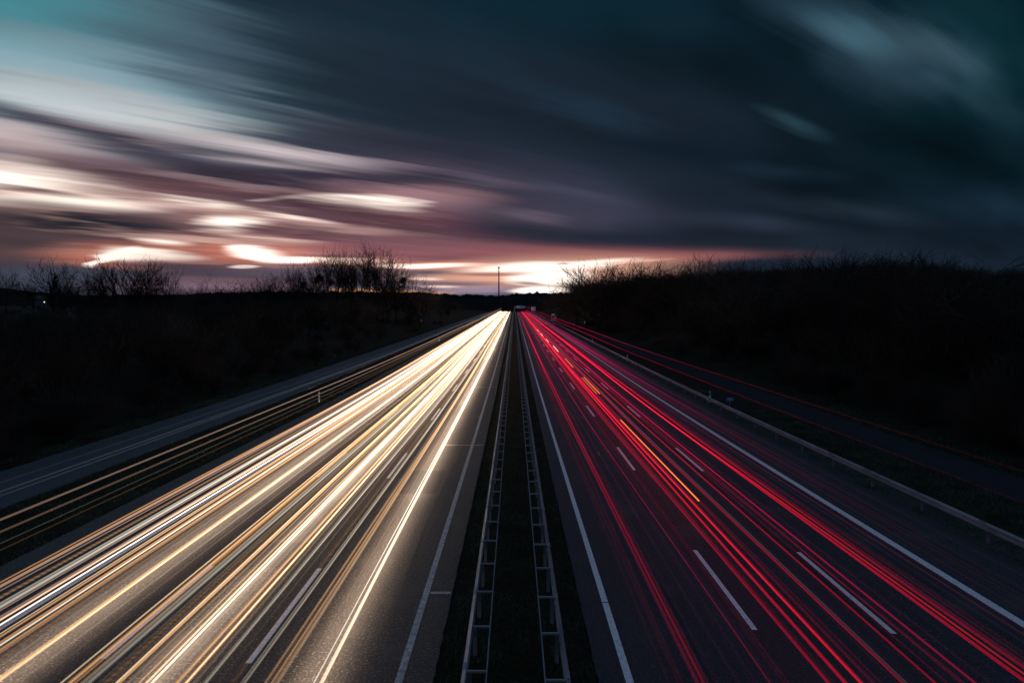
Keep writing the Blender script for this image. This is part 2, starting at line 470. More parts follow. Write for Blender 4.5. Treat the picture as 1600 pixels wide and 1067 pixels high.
def strip(name, x0, x1, y0, y1, dz, material, skirt=0, nx_=2, parent=None, kind='structure', edge=0, seed=0):
    ys = YS[(YS > y0) & (YS < y1)]
    ys = np.concatenate([[y0], ys, [y1]])
    if edge: ys = np.unique(np.concatenate([ys, np.arange(y0, min(y1, 60), .25)]))
    z = zr(ys) + dz
    rr = np.random.RandomState(seed)
    e0 = rr.randn(len(ys)) * edge; e1 = rr.randn(len(ys)) * edge
    cols = [(x0 + e0, z), (x1 + e1, z)]
    if skirt: cols = [(x0 + e0 - .02, z - skirt)] + cols + [(x1 + e1 + .02, z - skirt)]
    V = np.concatenate([np.stack([c[0] + 0 * ys, ys, c[1]], -1) for c in cols])
    n = len(ys); Fl = []
    for k in range(len(cols) - 1):
        i = np.arange(n - 1) + k * n
        Fl.append(np.stack([i, i + n, i + n + 1, i + 1], -1))
    o = link(name, npmesh(name, V, np.concatenate(Fl), material), parent)
    if kind: o['kind'] = kind
    return o
YE = 760
strip('road', -17.0, -1.85, -40, YE, 0, M_asph, .3, edge=.012, seed=1)
strip('road', 1.92, 16.8, -40, YE, 0, M_asph2, .3, edge=.012, seed=2)
strip('side_road', -26.9, -21.9, -40, YE, .02, M_side, .2, edge=.03, seed=3)
strip('side_road', 22.4, 25.7, -40, YE, .0, M_side2, .2, edge=.09, seed=4)
strip('grass_verge', 16.7, 18.4, -40, YE, -.012, M_verge, .1, edge=.05, seed=5)
for sx_ in (-1, 1):
    mm = M_paint2 if sx_ < 0 else M_paint
    strip('edge_line', sx_ * 2.635 - .09, sx_ * 2.635 + .09, -40, YE, .005, mm)
    strip('edge_line', sx_ * 13.74 - .14, sx_ * 13.74 + .14, -40, YE, .005, M_paint)
# broken lane lines, 6 m long every 18 m
def dashes(name, x, yend, w, m):
    V, Fa = [], []
    y = yend - 36
    while y < YE - 10:
        if y > -40:
            ys = np.linspace(y, y + 6, 4)
            b = len(V)
            for yv in ys:
                z = float(zr(yv)) + .005
                V += [(x - w / 2, yv, z), (x + w / 2, yv, z)]
            for i in range(3): Fa.append([b + 2 * i, b + 2 * i + 1, b + 2 * i + 3, b + 2 * i + 2])
        y += 18
    tag(link(name, mesh(name, V, Fa, m)), kind='structure')
dashes('lane_marking', 6.38, 17.65, .15, M_paint)
dashes('lane_marking', 9.95, 17.45, .15, M_paint)
dashes('lane_marking', -6.38, 15.9, .15, M_paint)
dashes('lane_marking', -9.99, 16.1, .15, M_paint)
# transverse joints in the left carriageway
for y, x0, x1 in ((19.9, -2.5, -1.9), (42.2, -4.4, -1.9), (53.2, -2.9, -2.6), (73, -4.6, -1.9), (98, -3.4, -1.9)):
    z = float(zr(y)) + .009
    w = .16 if y < 50 else .22
    tag(link('road_joint', mesh('road_joint', [(x0, y, z), (x1, y, z), (x1, y + w, z), (x0, y + w, z)], [[0, 1, 2, 3]], M_paint2)), kind='structure')
z = .009
tag(link('tar_seam', mesh('tar_seam', [(2.55, 19.3, z), (2.72, 19.3, z), (2.73, 19.36, z), (2.56, 19.36, z)], [[0, 1, 2, 3]], M_tar)), kind='structure')

M_patch = mat('patch', (.022, .023, .025), .7, noise=[((15, 15, 15), (.08, .08, .085), .55, .75)], bump=(20, .8, .03))
for x0, x1, y0, y1 in ((-5.6, -3.6, 31, 35.5), (-9.2, -7.4, 22, 24.4), (7.2, 9.1, 24, 31), (11.0, 12.6, 36, 40), (3.4, 5.2, 47, 52)):
    ya = np.linspace(y0, y1, 6); z = zr(ya) + .0045; b = len(ya)
    V = [(x0, a_, c_) for a_, c_ in zip(ya, z)] + [(x1, a_, c_) for a_, c_ in zip(ya, z)]
    tag(link('road_patch', mesh('road_patch', V, [[i, b + i, b + i + 1, i + 1] for i in range(b - 1)], M_patch)), kind='structure')
_r = random.Random(12)
for x0, y0, ln in ((-6.1, 15, 26), (-9.7, 20, 30), (6.1, 18, 34), (9.7, 14, 30), (4.6, 12, 9), (-3.4, 21, 12), (12.2, 22, 14)):
    V = []; x = x0; n = int(ln / .5)
    for i in range(n):
        x += _r.gauss(0, .012); w = .012 + .012 * _r.random(); y = y0 + i * .5; z = float(zr(y)) + .0088
        V += [(x - w, y, z), (x + w, y, z)]
    tag(link('tar_seam', mesh('tar_seam', V, [[2 * i, 2 * i + 1, 2 * i + 3, 2 * i + 2] for i in range(n - 1)], M_tar)), kind='structure')

# far wooded hills closing the view
SKYL = [(-900, 452), (0, 454), (40, 456), (70, 458), (110, 462), (230, 462), (330, 459), (400, 457), (540, 458), (660, 458), (690, 461), (720, 463), (745, 461), (775, 463), (800, 461), (850, 459), (890, 459), (1100, 458), (1600, 455), (2500, 452)]
def ridge(Yd, dy, amp_, seed, step):
    rr = np.random.RandomState(seed)
    xs = np.arange(-1.05 * Yd, 1.05 * Yd, step)
    px = 803.5 + xs / Yd * F
    top = np.interp(px, [a for a, b in SKYL], [b for a, b in SKYL]) + dy
    zt = CAMZ + (485 - top) / F * Yd
    crown = np.abs(np.convolve(rr.randn(len(xs)), np.ones(3) / 1.7, 'same')) * amp_ + np.convolve(rr.randn(len(xs)), np.ones(15) / 4, 'same') * amp_ * .5
    rows = []
    for k, (fy, fz) in enumerate([(-260, 0), (-140, .45), (-60, .8), (0, 1), (80, .97), (300, .3)]):
        zz = -6 + (zt + 6) * fz
        if 0 < fz: zz = zz + crown * (1 if fz == 1 else .5) * (.6 + .8 * rr.rand(len(xs)))
        rows.append(np.stack([xs, Yd + fy + rr.randn(len(xs)) * 4, zz], -1))
    V = np.concatenate(rows); n = len(xs); Fl = []
    for k in range(5):
        i = np.arange(n - 1) + k * n
        Fl.append(np.stack([i, i + 1, i + 1 + n, i + n], -1))
    tag(link('hills', npmesh('hills', V, np.concatenate(Fl), M_hill)), kind='structure')
ridge(1500, 0, 1.6, 3, 5)
ridge(1050, 5, 1.3, 4, 4)

# ------------------------------------------------------------------ guard rails
def follow(profile, ys, material, name, parent, x):
    """sweep an x,z outline along the road"""
    n = len(profile); zz = zr(ys)
    V = np.concatenate([np.stack([np.full(n, x) + [p[0] for p in profile], np.full(n, y), z + np.array([p[1] for p in profile])], -1) for y, z in zip(ys, zz)])
    Fl = []
    for k in range(len(ys) - 1):
        i = np.arange(n) + k * n; j = (np.arange(n) + 1) % n + k * n
        Fl.append(np.stack([i, j, j + n, i + n], -1))
    return link(name, npmesh(name, V, np.concatenate(Fl), material), parent)
def wbeam(s):
    o = [(0, .44), (-.02, .46), (-.08, .49), (-.08, .535), (-.02, .57), (-.02, .62), (-.08, .655), (-.08, .70), (-.02, .73), (0, .75)]
    o = [(a * s, b) for a, b in o]
    return o + [(a + .012 * s, b) for a, b in reversed(o)]
GY = np.concatenate([np.arange(2, 120, 2.0), np.arange(120, 700, 6.0)])
def rail_posts(parent, name, bmf, ys, m=None):
    m = m or M_steel
    proto = None
    for k, y in enumerate(ys[:100]):
        if proto is None:
            b = MB(); bmf(b, 0, 0); proto = mesh(name, b.v, b.f, m)
        link(name, proto, parent, (0, y, float(zr(y))))
    b = MB()
    for y in ys[100:]: bmf(b, y, float(zr(y)))
    if b.v: b.build(name, m, parent)['kind'] = 'stuff'
def guard_rail(xo, s, inner, label, step, y_first):
    """s = +1 when the traffic face looks towards +x"""
    t = empty('guard_rail'); tag(t, label, 'guard rail', 'steel guard rails along the motorway')
    prof = [(-a if s > 0 else a, b) for a, b in wbeam(1)]
    follow(prof, GY, M_steel if inner else M_steel2, 'beam', t, xo - s * .08)
    ys = np.arange(y_first, 690, step)
    xi = xo - s * (.08)
    if inner:
        xin = xo - s * .53
        follow([(-.012, .6), (.012, .6), (.012, .74), (-.012, .74)], GY, M_steel, 'back_rail', t, xin)
        def spacer(b, y, z): b.box(min(xin, xi) + .014, max(xin, xi) - .006, y - .03, y + .03, z + .69, z + .735)
        rail_posts(t, 'spacer', spacer, ys)
    def post(b, y, z):
        xc = xi - s * .07
        b.box(xc - .05, xc + .05, y - .02, y + .02, z - .3, z + .685)
        b.box(xc - .05, xc - .044, y + .02, y + .06, z - .3, z + .685)
        b.box(xc + .044, xc + .05, y + .02, y + .06, z - .3, z + .685)
        b.box(min(xc, xi), max(xc, xi) - .005, y - .012, y + .012, z + .55, z + .65)
    rail_posts(t, 'post', post, ys + .08, M_steel if inner else M_rust)
    # lap joints with bolt heads every 4 m
    me = None
    for y in np.arange(y_first + .3, 120, 4.0):
        if me is None:
            b = MB()
            for dy in (-.12, 0, .12): b.bar((xo - s * .05, dy, .742), (xo - s * .05, dy, .76), .014)
            b.box(min(xo - s * .09, xo - s * .003), max(xo - s * .09, xo - s * .003), -.16, .16, .7495, .7545)
            me = mesh('joint_plate', b.v, b.f, M_steel)
        link('joint_plate', me, t, (0, y, float(zr(y))))
    return t
guard_rail(-1.12, -1, True, 'steel guard rail with spacer ladder, on the headlight side of the central reservation', 2.07, 10.1)
guard_rail(1.18, 1, True, 'steel guard rail with spacer ladder, on the red trail side of the central reservation', 2.07, 9.75)
guard_rail(17.1, -1, False, 'long single steel guard rail on the grass verge right of the red tail light trails', 4.0, 8.3)

# ------------------------------------------------------------------ delineator posts
def delineator():
    t = empty('delineator_post')
    MB().poly([(-.06, -.2), (.06, -.2), (.06, .93), (.0, 1.0), (-.06, .96)], .1).build('post_body', M_white, t)
    MB().poly([(-.066, .66), (.066, .7), (.066, .9), (-.066, .86)], .112).build('black_band', M_black, t, loc=(0, -.006, 0))
    MB().box(-.025, .025, -.012, -.006, .72, .85).build('reflector', M_refl, t)
    return t
def copy_tree(o, parent=None):
    c = o.copy(); COL.objects.link(c); c.parent = parent
    for ch in list(o.children): copy_tree(ch, c)
    return c
dproto = None
nth = ['nearest', 'second nearest', 'third nearest', 'fourth nearest', 'fifth nearest', 'sixth nearest', 'seventh nearest', 'eighth nearest']
for side, lst in ((1, [62, 107.5, 156, 207, 257, 307]), (-1, [62, 162, 262])):
    for k, y in enumerate(lst):
        o = dproto = delineator() if dproto is None else dproto
        if not (side == 1 and k == 0): o = copy_tree(dproto)
        o.location = (17.95 * side, y, float(terr(17.95, y)) + .03)
        o.scale = (1.3, 1, 1) if side > 0 else (1, 1, 1)
        w = 'white roadside marker post behind right guard rail' if side > 0 else 'white roadside marker post on the left verge'
        tag(o, f'{w}, {nth[k]} of its row', 'marker post', 'white marker posts beside the motorway')

# ------------------------------------------------------------------ signs
def text_mesh(body, size, m, parent, name, loc, extrude=.004):
    c = bpy.data.curves.new(name, 'FONT'); c.body = body; c.size = size; c.align_x = 'CENTER'; c.align_y = 'CENTER'; c.extrude = extrude
    o = bpy.data.objects.new(name, c); COL.objects.link(o)
    dg = bpy.context.evaluated_depsgraph_get()
    me = bpy.data.meshes.new_from_object(o.evaluated_get(dg)); me.materials.clear(); me.materials.append(m)
    bpy.data.objects.remove(o)
    t = link(name, me, parent, loc); t.rotation_euler.x = math.pi / 2
    return t
t = empty('kilometre_sign', (18.18, 57, float(zr(57))))
tag(t, 'small blue kilometre plate with white digits behind the right guard rail', 'road sign')
MB().box(-.32, .32, 0, .02, .78, 1.08).build('sign_plate', M_blue, t)
MB().bar((0, .05, -.2), (0, .05, 1.06), .03).build('post', M_steel, t)
text_mesh('381', .24, M_signw, t, 'number', (0, -.006, .93))

t = empty('exit_sign', (18.6, 317, float(terr(18.6, 317))))
tag(t, 'slate road sign with white emblem and a small white plate on top', 'road sign')
MB().box(-1.25, 1.25, 0, .06, 1.0, 3.4).build('sign_panel', M_signd, t)
b = MB(); b.box(-1.25, 1.25, -.02, -.003, 3.28, 3.4); b.box(-1.25, 1.25, -.02, -.003, 1.0, 1.16); b.box(-1.25, -1.15, -.02, -.003, 1.16, 3.28); b.box(1.15, 1.25, -.02, -.003, 1.16, 3.28)
b.build('sign_border', M_signw, t)
MB().poly([(.2, 1.7), (.75, 1.7), (.75, 2.3), (.5, 2.75), (.4, 2.3), (.2, 2.2)], .02).build('emblem', M_signw, t, loc=(0, -.025, 0))
MB().box(-1.25, .1, 0, .05, 3.48, 4.1).build('top_plate', M_signw, t)
for x in (-.9, .9): MB().bar((x, .12, -.3), (x, .12, 4.0 if x < 0 else 3.3), .06).build('post', M_steel, t)

t = empty('route_sign', (17.9, 640, float(zr(640))))
tag(t, 'large pale square road sign at the far crest, right of the blue overhead panel', 'road sign')
MB().box(-2.1, 2.1, 0, .1, 1.6, 5.6).build('sign_panel', M_signw, t)
b = MB(); b.box(-1.3, -.5, -.03, -.003, 4.3, 5.0); b.box(.5, 1.2, -.03, -.003, 3.1, 4.8); b.box(-1.3, .2, -.03, -.003, 2.2, 2.8)
b.build('markings', M_signd, t)
for x in (-1.5, 1.5): MB().bar((x, .2, -.3), (x, .2, 5.4), .1).build('post', M_steel, t)

t = empty('gantry_sign', (5.3, 600, float(zr(600))))
tag(t, 'long blue overhead road sign above the far end of the red light trails', 'road sign')
MB().box(-3.9, 4.1, 0, .2, 4.3, 6.2).build('sign_panel', M_blue, t)
b = MB(); b.box(-3.9, 4.1, -.03, -.003, 6.02, 6.2); b.box(-3.9, 4.1, -.03, -.003, 4.3, 4.48); b.box(-3.9, -3.7, -.03, -.003, 4.48, 6.02); b.box(3.9, 4.1, -.03, -.003, 4.48, 6.02)
for x in (-2.4, -.2, 2.2): b.poly([(x - .1, 4.7), (x + .1, 4.7), (x + .1, 5.3), (x + .35, 5.3), (x, 5.8), (x - .35, 5.3), (x - .1, 5.3)], -.03)
b.build('markings', M_signw, t)
MB().box(-5, 12.3, .3, .6, 5.1, 5.4).build('gantry_beam', M_steel, t)
for x in (-5.1, 12.4): MB().bar((x, .45, -.5), (x, .45, 5.7), .18).build('gantry_post', M_steel, t)

# communication tower on the far hill
t = empty('communication_tower', ((779.5 - 803.5) / F * 1600, 1600, 20))
tag(t, 'tall slender communication tower with flared head rising from the far wooded hill', 'tower')
MB().bar((0, 0, 0), (0, 0, 86), 1.9, 1.15, 12).build('shaft', M_conc, t)
MB().bar((0, 0, 86), (0, 0, 89), 1.3, 2.6, 12).bar((0, 0, 89), (0, 0, 90.3), 2.6, 2.6, 12).build('head', M_conc, t)
# electricity pylon
def pylon(px, Yd, top_px, label):
    h = 52; z0 = CAMZ + (485 - top_px) / F * Yd - h
    t = empty('electricity_pylon', ((px - 803.5) / F * Yd, Yd, z0)); tag(t, label, 'pylon')
    b = MB()
    for sx_, sy_ in ((-1, -1), (1, -1), (1, 1), (-1, 1)): b.bar((sx_ * 4, sy_ * 4, 0), (sx_ * .5, sy_ * .5, h), .3, .2, 4)
    for k in range(9):
        z1, z2 = h * k / 9, h * (k + 1) / 9; w1, w2 = 4 - 3.5 * k / 9, 4 - 3.5 * (k + 1) / 9
        for sy_ in (-1, 1):
            b.bar((-w1, sy_ * w1, z1), (w2, sy_ * w2, z2), .12, .12, 4); b.bar((w1, sy_ * w1, z1), (-w2, sy_ * w2, z2), .12, .12, 4)
    b.build('lattice_mast', M_conc, t)
    for z_, w in ((h - 8, 9), (h - 16, 12)):
        b = MB(); b.bar((-w, 0, z_), (0, 0, z_ + 1.6), .2, .3, 4); b.bar((w, 0, z_), (0, 0, z_ + 1.6), .2, .3, 4); b.bar((-w, 0, z_), (w, 0, z_), .22, .22, 4)
        b.build('cross_arm', M_conc, t)
pylon(30, 1500, 440, 'small electricity pylon with two cross arms on the horizon at the far left')
# farmhouse with a lit window
t = empty('farmhouse', ((62 - 803.5) / F * 420, 420, CAMZ + 4.5), .5)
tag(t, 'small pale farmhouse with one lit window among the dark thicket at far left', 'house')
MB().box(-3, 3, -2.5, 2.5, -9, 2.6).build('wall', M_wall, t)
b = MB(); b.v = [(-3.3, -2.8, 2.6), (3.3, -2.8, 2.6), (3.3, 2.8, 2.6), (-3.3, 2.8, 2.6), (-3.3, 0, 4.6), (3.3, 0, 4.6)]
b.f = [[0, 1, 5, 4], [2, 3, 4, 5], [0, 4, 3], [1, 2, 5], [0, 3, 2, 1]]; b.build('roof', M_roof, t)
w_ = MB().box(2.1, 2.8, -2.56, -2.5, .2, 1.3).build('window', M_signd, t)
MB().box(2.18, 2.72, -2.58, -2.562, .28, 1.22).build('pane', M_lamp, w_)

# ------------------------------------------------------------------ light trails left by the traffic
def trail_mat(name, lo, hi, y1, flick=False, power=1.0):
    """glowing line of a lamp: adds its light to what lies behind it"""
    m = bpy.data.materials.new(name); m.use_nodes = True; t = m.node_tree; t.nodes.clear()
    oi = t.nodes.new('ShaderNodeObjectInfo'); tcn = t.nodes.new('ShaderNodeTexCoord')
    sp = t.nodes.new('ShaderNodeSeparateXYZ'); t.links.new(tcn.outputs['Object'], sp.inputs[0])
    r = t.nodes.new('ShaderNodeMapRange'); t.links.new(sp.outputs[1], r.inputs[0])
    r.inputs[1].default_value = 12; r.inputs[2].default_value = y1; r.inputs[3].default_value = lo; r.inputs[4].default_value = hi
    r.inputs[3].default_value = 0; r.inputs[4].default_value = 1
    pw = t.nodes.new('ShaderNodeMath'); pw.operation = 'POWER'; t.links.new(r.outputs[0], pw.inputs[0]); pw.inputs[1].default_value = power
    r2 = t.nodes.new('ShaderNodeMath'); r2.operation = 'MULTIPLY_ADD'; t.links.new(pw.outputs[0], r2.inputs[0]); r2.inputs[1].default_value = hi - lo; r2.inputs[2].default_value = lo
    r = r2
    k = t.nodes.new('ShaderNodeMath'); k.operation = 'MULTIPLY'; t.links.new(r.outputs[0], k.inputs[0]); t.links.new(oi.outputs['Alpha'], k.inputs[1])
    last = k.outputs[0]
    if flick:
        w = t.nodes.new('ShaderNodeMath'); w.operation = 'MULTIPLY'; t.links.new(sp.outputs[1], w.inputs[0]); w.inputs[1].default_value = 2 * math.pi / .23
        s2 = t.nodes.new('ShaderNodeMath'); s2.operation = 'SINE'; t.links.new(w.outputs[0], s2.inputs[0])
        a = t.nodes.new('ShaderNodeMath'); a.operation = 'MULTIPLY_ADD'; t.links.new(s2.outputs[0], a.inputs[0]); a.inputs[1].default_value = .35; a.inputs[2].default_value = .7
        a2 = t.nodes.new('ShaderNodeMath'); a2.operation = 'MULTIPLY'; t.links.new(a.outputs[0], a2.inputs[0]); t.links.new(last, a2.inputs[1]); last = a2.outputs[0]
    e = t.nodes.new('ShaderNodeEmission'); t.links.new(oi.outputs['Color'], e.inputs[0]); t.links.new(last, e.inputs[1])
    tr = t.nodes.new('ShaderNodeBsdfTransparent'); ad = t.nodes.new('ShaderNodeAddShader')
    t.links.new(e.outputs[0], ad.inputs[0]); t.links.new(tr.outputs[0], ad.inputs[1])
    o = t.nodes.new('ShaderNodeOutputMaterial'); t.links.new(ad.outputs[0], o.inputs[0])
    m.cycles.emission_sampling = 'FRONT_BACK'
    return m
M_head = trail_mat('headlight_glow', .42, 8.0, 130)
M_headf = trail_mat('headlight_glow_pulsed', .5, 6.0, 130, True)
M_tail = trail_mat('tail_light_glow', .2, 2.6, 130, power=1.15)
M_pale = trail_mat('pale_glow', .3, 3.0, 200)
M_far = trail_mat('distant_headlight_glow', .03, 8.0, 130)
M_shoulder = trail_mat('shoulder_tail_glow', .03, 4.0, 125, power=1.9)
TY = np.concatenate([np.arange(-14, 60, 4.0), np.arange(60, 160, 8), np.arange(160, 640, 20), np.arange(640, 700, 15)])
def tube(name, x, h, r, ys, rv=None, wob=0, seed=0, drift=None, n=8):
    rr = np.random.RandomState(seed)
    ph = rr.rand(4) * 6.28
    rv = r if rv is None else rv
    xx = x + wob * (np.sin(ys / 37 + ph[0]) + .6 * np.sin(ys / 83 + ph[1])) + wob * .35 * np.sin(ys / 11.0 + ph[3])
    hh = h + wob * .12 * np.sin(ys / 9 + ph[2])
    if drift: xx = xx + drift[0] * sm(drift[1], drift[2], ys)
    z = zr(ys) + hh
    a = np.arange(n) * 2 * math.pi / n
    V = np.concatenate([np.stack([xc + r * np.cos(a), np.full(n, y), zc + rv * np.sin(a)], -1) for xc, y, zc in zip(xx, ys, z)])
    Fl = []
    for k in range(len(ys) - 1):
        i = np.arange(n) + k * n; j = (np.arange(n) + 1) % n + k * n
        Fl.append(np.stack([i, j, j + n, i + n], -1))
    return npmesh(name, V, np.concatenate(Fl), None)
OR = (1.0, .50, .20); WA = (1.0, .72, .44); WH = (1.0, .90, .74); PK = (1.0, .62, .46); GR = (.80, .73, .60); BL = (.75, .82, 1.0)
RED = (.9, .0, .035); CRI = (.85, .0, .085); MAU = (.3, .035, .16); ORR = (1.0, .012, .016); PKG = (.8, .42, .5)
# (slope in the picture at the camera end, lamp height, radius, colour, intensity, pulsed)
LEFT = [
 (.520, .65, .026, WH, .62, 0), (.530, .65, .012, WH, .55, 0), (.503, .62, .028, OR, .35, 0), (.512, .66, .010, WA, .6, 0),
 (.648, .70, .085, OR, .13, 0), (.640, .70, .03, WA, .14, 0), (.662, .70, .02, OR, .2, 0),
 (.722, .62, .032, GR, .14, 0), (.735, .62, .01, WH, .15, 0), (.760, .9, .07, OR, .022, 0),
 (.829, .70, .03, GR, .16, 0), (.842, .70, .012, GR, .13, 0), (.855, .8, .02, WA, .07, 0),
 (.885, .68, .040, OR, .42, 0), (.897, .68, .012, WH, .5, 0), (.915, .70, .05, OR, .25, 0), (.94, .8, .11, GR, .05, 1), (.958, .9, .02, WA, .2, 0),
 (.978, .66, .022, WH, 1.0, 0), (.988, .66, .018, WA, .9, 0), (1.0, .7, .012, OR, .5, 0), (1.02, .75, .07, GR, .035, 1), (1.045, .75, .03, WA, .07, 0),
 (1.065, .66, .022, OR, .62, 0), (1.078, .66, .014, WA, .8, 0), (1.105, .85, .09, OR, .05, 1),
 (1.145, .72, .065, GR, .15, 0), (1.16, .72, .02, WA, .2, 0), (1.185, .72, .03, OR, .18, 0), (1.205, .72, .06, OR, .22, 0), (1.222, .72, .014, WA, .55, 0),
 (1.385, .66, .045, OR, .38, 0), (1.395, .66, .012, WA, .5, 0), (1.41, .66, .014, OR, .4, 0), (1.47, .9, .12, OR, .028, 1), (1.45, .9, .02, GR, .06, 0),
 (1.50, .8, .05, OR, .09, 0), (1.52, .70, .04, OR, .2, 0), (1.545, .66, .014, WH, .8, 0), (1.56, .66, .02, OR, .4, 0), (1.585, .7, .035, OR, .34, 0), (1.60, .72, .012, WA, .5, 0),
 (1.64, .66, .03, WH, .6, 0), (1.655, .66, .03, PK, .5, 0), (1.675, .66, .016, OR, .5, 0), (1.69, .9, .05, PK, .08, 0), (1.71, .9, .012, PK, .25, 0),
 (1.745, 1.0, .06, WH, .16, 0), (1.765, 1.0, .02, GR, .25, 0), (1.80, 1.1, .07, OR, .10, 1), (1.83, 1.1, .014, PK, .18, 0), (1.86, 1.1, .035, PK, .22, 0), (1.875, 1.1, .012, OR, .35, 0), (1.89, 1.15, .03, OR, .12, 0),
 (2.15, 2.4, .014, OR, .06, 0), (2.21, 2.5, .012, GR, .07, 0), (2.335, 3.0, .016, PK, .15, 0), (2.465, 3.3, .022, PK, .26, 0), (2.30, 3.0, .01, OR, .06, 0),
 (2.78, 3.85, .012, BL, .045, 0), (2.85, 3.95, .012, BL, .055, 0), (2.97, 4.1, .010, BL, .02, 0),
]
_r = random.Random(9)
for s0, s1, n_ in ((.56, .98, 8), (1.0, 1.36, 7), (1.40, 1.86, 9)):
    for q_ in range(n_):
        LEFT.append((round(s0 + (s1 - s0) * (q_ + _r.random()) / n_, 3), round(.6 + .5 * _r.random(), 2), .009 + .008 * _r.random(), _r.choice([OR, WA, PK, GR]), .05 + .12 * _r.random(), 2))
RIGHT = [
 (.415, .8, .010, ORR, .04, 0), (.452, .75, .05, CRI, .035, 0), (.466, .8, .03, CRI, .06, 0),
 (.487, .72, .040, CRI, .22, 0), (.495, .72, .020, RED, .32, 0), (.503, .75, .05, CRI, .09, 0), (.522, .9, .03, CRI, .07, 0), (.545, .9, .03, CRI, .035, 0),
 (.58, .9, .06, MAU, .02, 0), (.61, 1.0, .02, MAU, .04, 0), (.64, 1.0, .05, MAU, .025, 0), (.655, .9, .012, MAU, .06, 0),
 (.684, .75, .013, CRI, .28, 0), (.70, .9, .05, MAU, .03, 0), (.72, .8, .05, CRI, .045, 0), (.738, .8, .012, CRI, .08, 0),
 (.826, .72, .018, RED, .28, 0), (.838, .72, .016, CRI, .34, 0), (.850, .72, .018, RED, .26, 0), (.868, .8, .012, ORR, .05, 0),
 (.905, .72, .026, RED, .9, 0), (.917, .72, .020, ORR, .9, 0), (.931, .72, .014, RED, .8, 0), (.95, .8, .04, CRI, .16, 0), (.968, .8, .06, CRI, .14, 0), (.985, .85, .03, CRI, .1, 0),
 (1.019, .72, .016, RED, .6, 0), (1.032, .8, .03, MAU, .05, 0), (1.050, .62, .018, PKG, .12, 0), (1.07, .9, .03, MAU, .05, 0),
 (1.118, .74, .016, RED, .55, 0), (1.13, .9, .05, MAU, .035, 0), (1.17, .8, .012, CRI, .10, 0), (1.195, .8, .014, CRI, .16, 0), (1.21, .8, .008, RED, .2, 0),
 (1.243, .74, .017, CRI, .6, 0), (1.265, .9, .02, MAU, .06, 0), (1.33, .9, .03, MAU, .02, 0),
 (1.400, .74, .028, RED, .75, 0), (1.412, .74, .016, ORR, .85, 0), (1.436, .8, .025, RED, .42, 0), (1.452, .9, .05, CRI, .12, 0), (1.475, 1.0, .03, CRI, .12, 0),
 (1.50, 1.0, .05, ORR, .04, 0), (1.53, 1.1, .05, MAU, .05, 0), (1.56, 1.2, .012, ORR, .06, 0), (1.585, 1.2, .05, MAU, .05, 0), (1.61, 1.3, .012, CRI, .08, 0),
 (1.67, 1.4, .04, CRI, .05, 0), (1.70, 1.5, .025, CRI, .1, 0), (1.725, 1.5, .05, MAU, .09, 0), (1.76, 1.6, .02, CRI, .12, 0), (1.79, 1.7, .016, CRI, .14, 0), (1.81, 1.7, .05, MAU, .08, 0),
 (1.845, 1.9, .014, CRI, .09, 0), (1.875, 2.0, .045, MAU, .05, 0), (1.915, 2.2, .013, CRI, .10, 0), (1.95, 2.4, .012, MAU, .06, 0), (1.99, 2.6, .012, MAU, .05, 0),
 (2.66, 3.7, .014, CRI, .16, 0), (3.18, 4.3, .013, CRI, .16, 0),
]
def colname(c, side):
    return {OR: 'orange', WA: 'warm yellow', WH: 'bright white', PK: 'pinkish', GR: 'pale grey', BL: 'bluish', RED: 'bright red', CRI: 'crimson', MAU: 'dull mauve', ORR: 'orange red', PKG: 'pale pink'}[c]
_u = ['first', 'second', 'third', 'fourth', 'fifth', 'sixth', 'seventh', 'eighth', 'ninth']
ORD = _u + ['tenth', 'eleventh', 'twelfth', 'thirteenth', 'fourteenth', 'fifteenth', 'sixteenth', 'seventeenth', 'eighteenth', 'nineteenth']
for a_, b_ in (('twenty', 'twentieth'), ('thirty', 'thirtieth'), ('forty', 'fortieth')): ORD += [b_] + [a_ + ' ' + q_ for q_ in _u]
cnt = {}
for side, lst, nm in ((-1, LEFT, 'headlight_trail'), (1, RIGHT, 'tail_light_trail')):
    for k, (s, h, r, c, inten, fl) in enumerate(sorted(lst)):
        x = side * s * (CAMZ - h)
        rng = random.Random(k * 7 + side)
        thin = r < .025
        mt = (M_far if fl == 2 else M_headf if fl else (M_pale if h > 2.3 else M_head)) if side < 0 else (M_shoulder if s > 1.62 else M_tail)
        wob = (.07 if side > 0 else .045) * (1.6 if rng.random() < .3 else 1)
        sd = k + (100 if side > 0 else 0)
        if r < .03:
            r *= 1.35; inten *= .72
            me = tube(nm, x, h, r, TY, wob=wob, seed=sd); me.materials.append(mt)
            o = link(nm, me); o.color = (*c, inten)
        else:
            # a wide lamp cluster leaves a bundle of strands, strongest in the middle
            o = empty(nm, (0, 0, 0))
            ns = max(3, min(8, int(r / .011)))
            for j in range(ns):
                f = (j + .5) / ns * 2 - 1 + rng.uniform(-.12, .12)
                rs = r / ns * rng.uniform(.75, 1.7)
                me = tube('strand', x + f * r * 1.25, h, rs, TY, wob=wob, seed=sd, n=6); me.materials.append(mt)
                c_ = link('strand', me, o); c_.color = (*c, inten * math.exp(-1.6 * f * f) * rng.uniform(.55, 1.5) * (.5 if side > 0 and inten < .15 else 1))
        cn = colname(c, side)
        key = (side, cn); cnt[key] = cnt.get(key, 0) + 1
        w = 'thin' if thin else 'broad soft' if r > .045 else 'clear'
        tag(o, f"{w} {cn} {'headlight' if side < 0 else 'tail light'} trail, {ORD[cnt[key] - 1]} {cn} one out from the central reservation", 'light trail', 'headlight trails on the left carriageway' if side < 0 else 'tail light trails on the right carriageway')
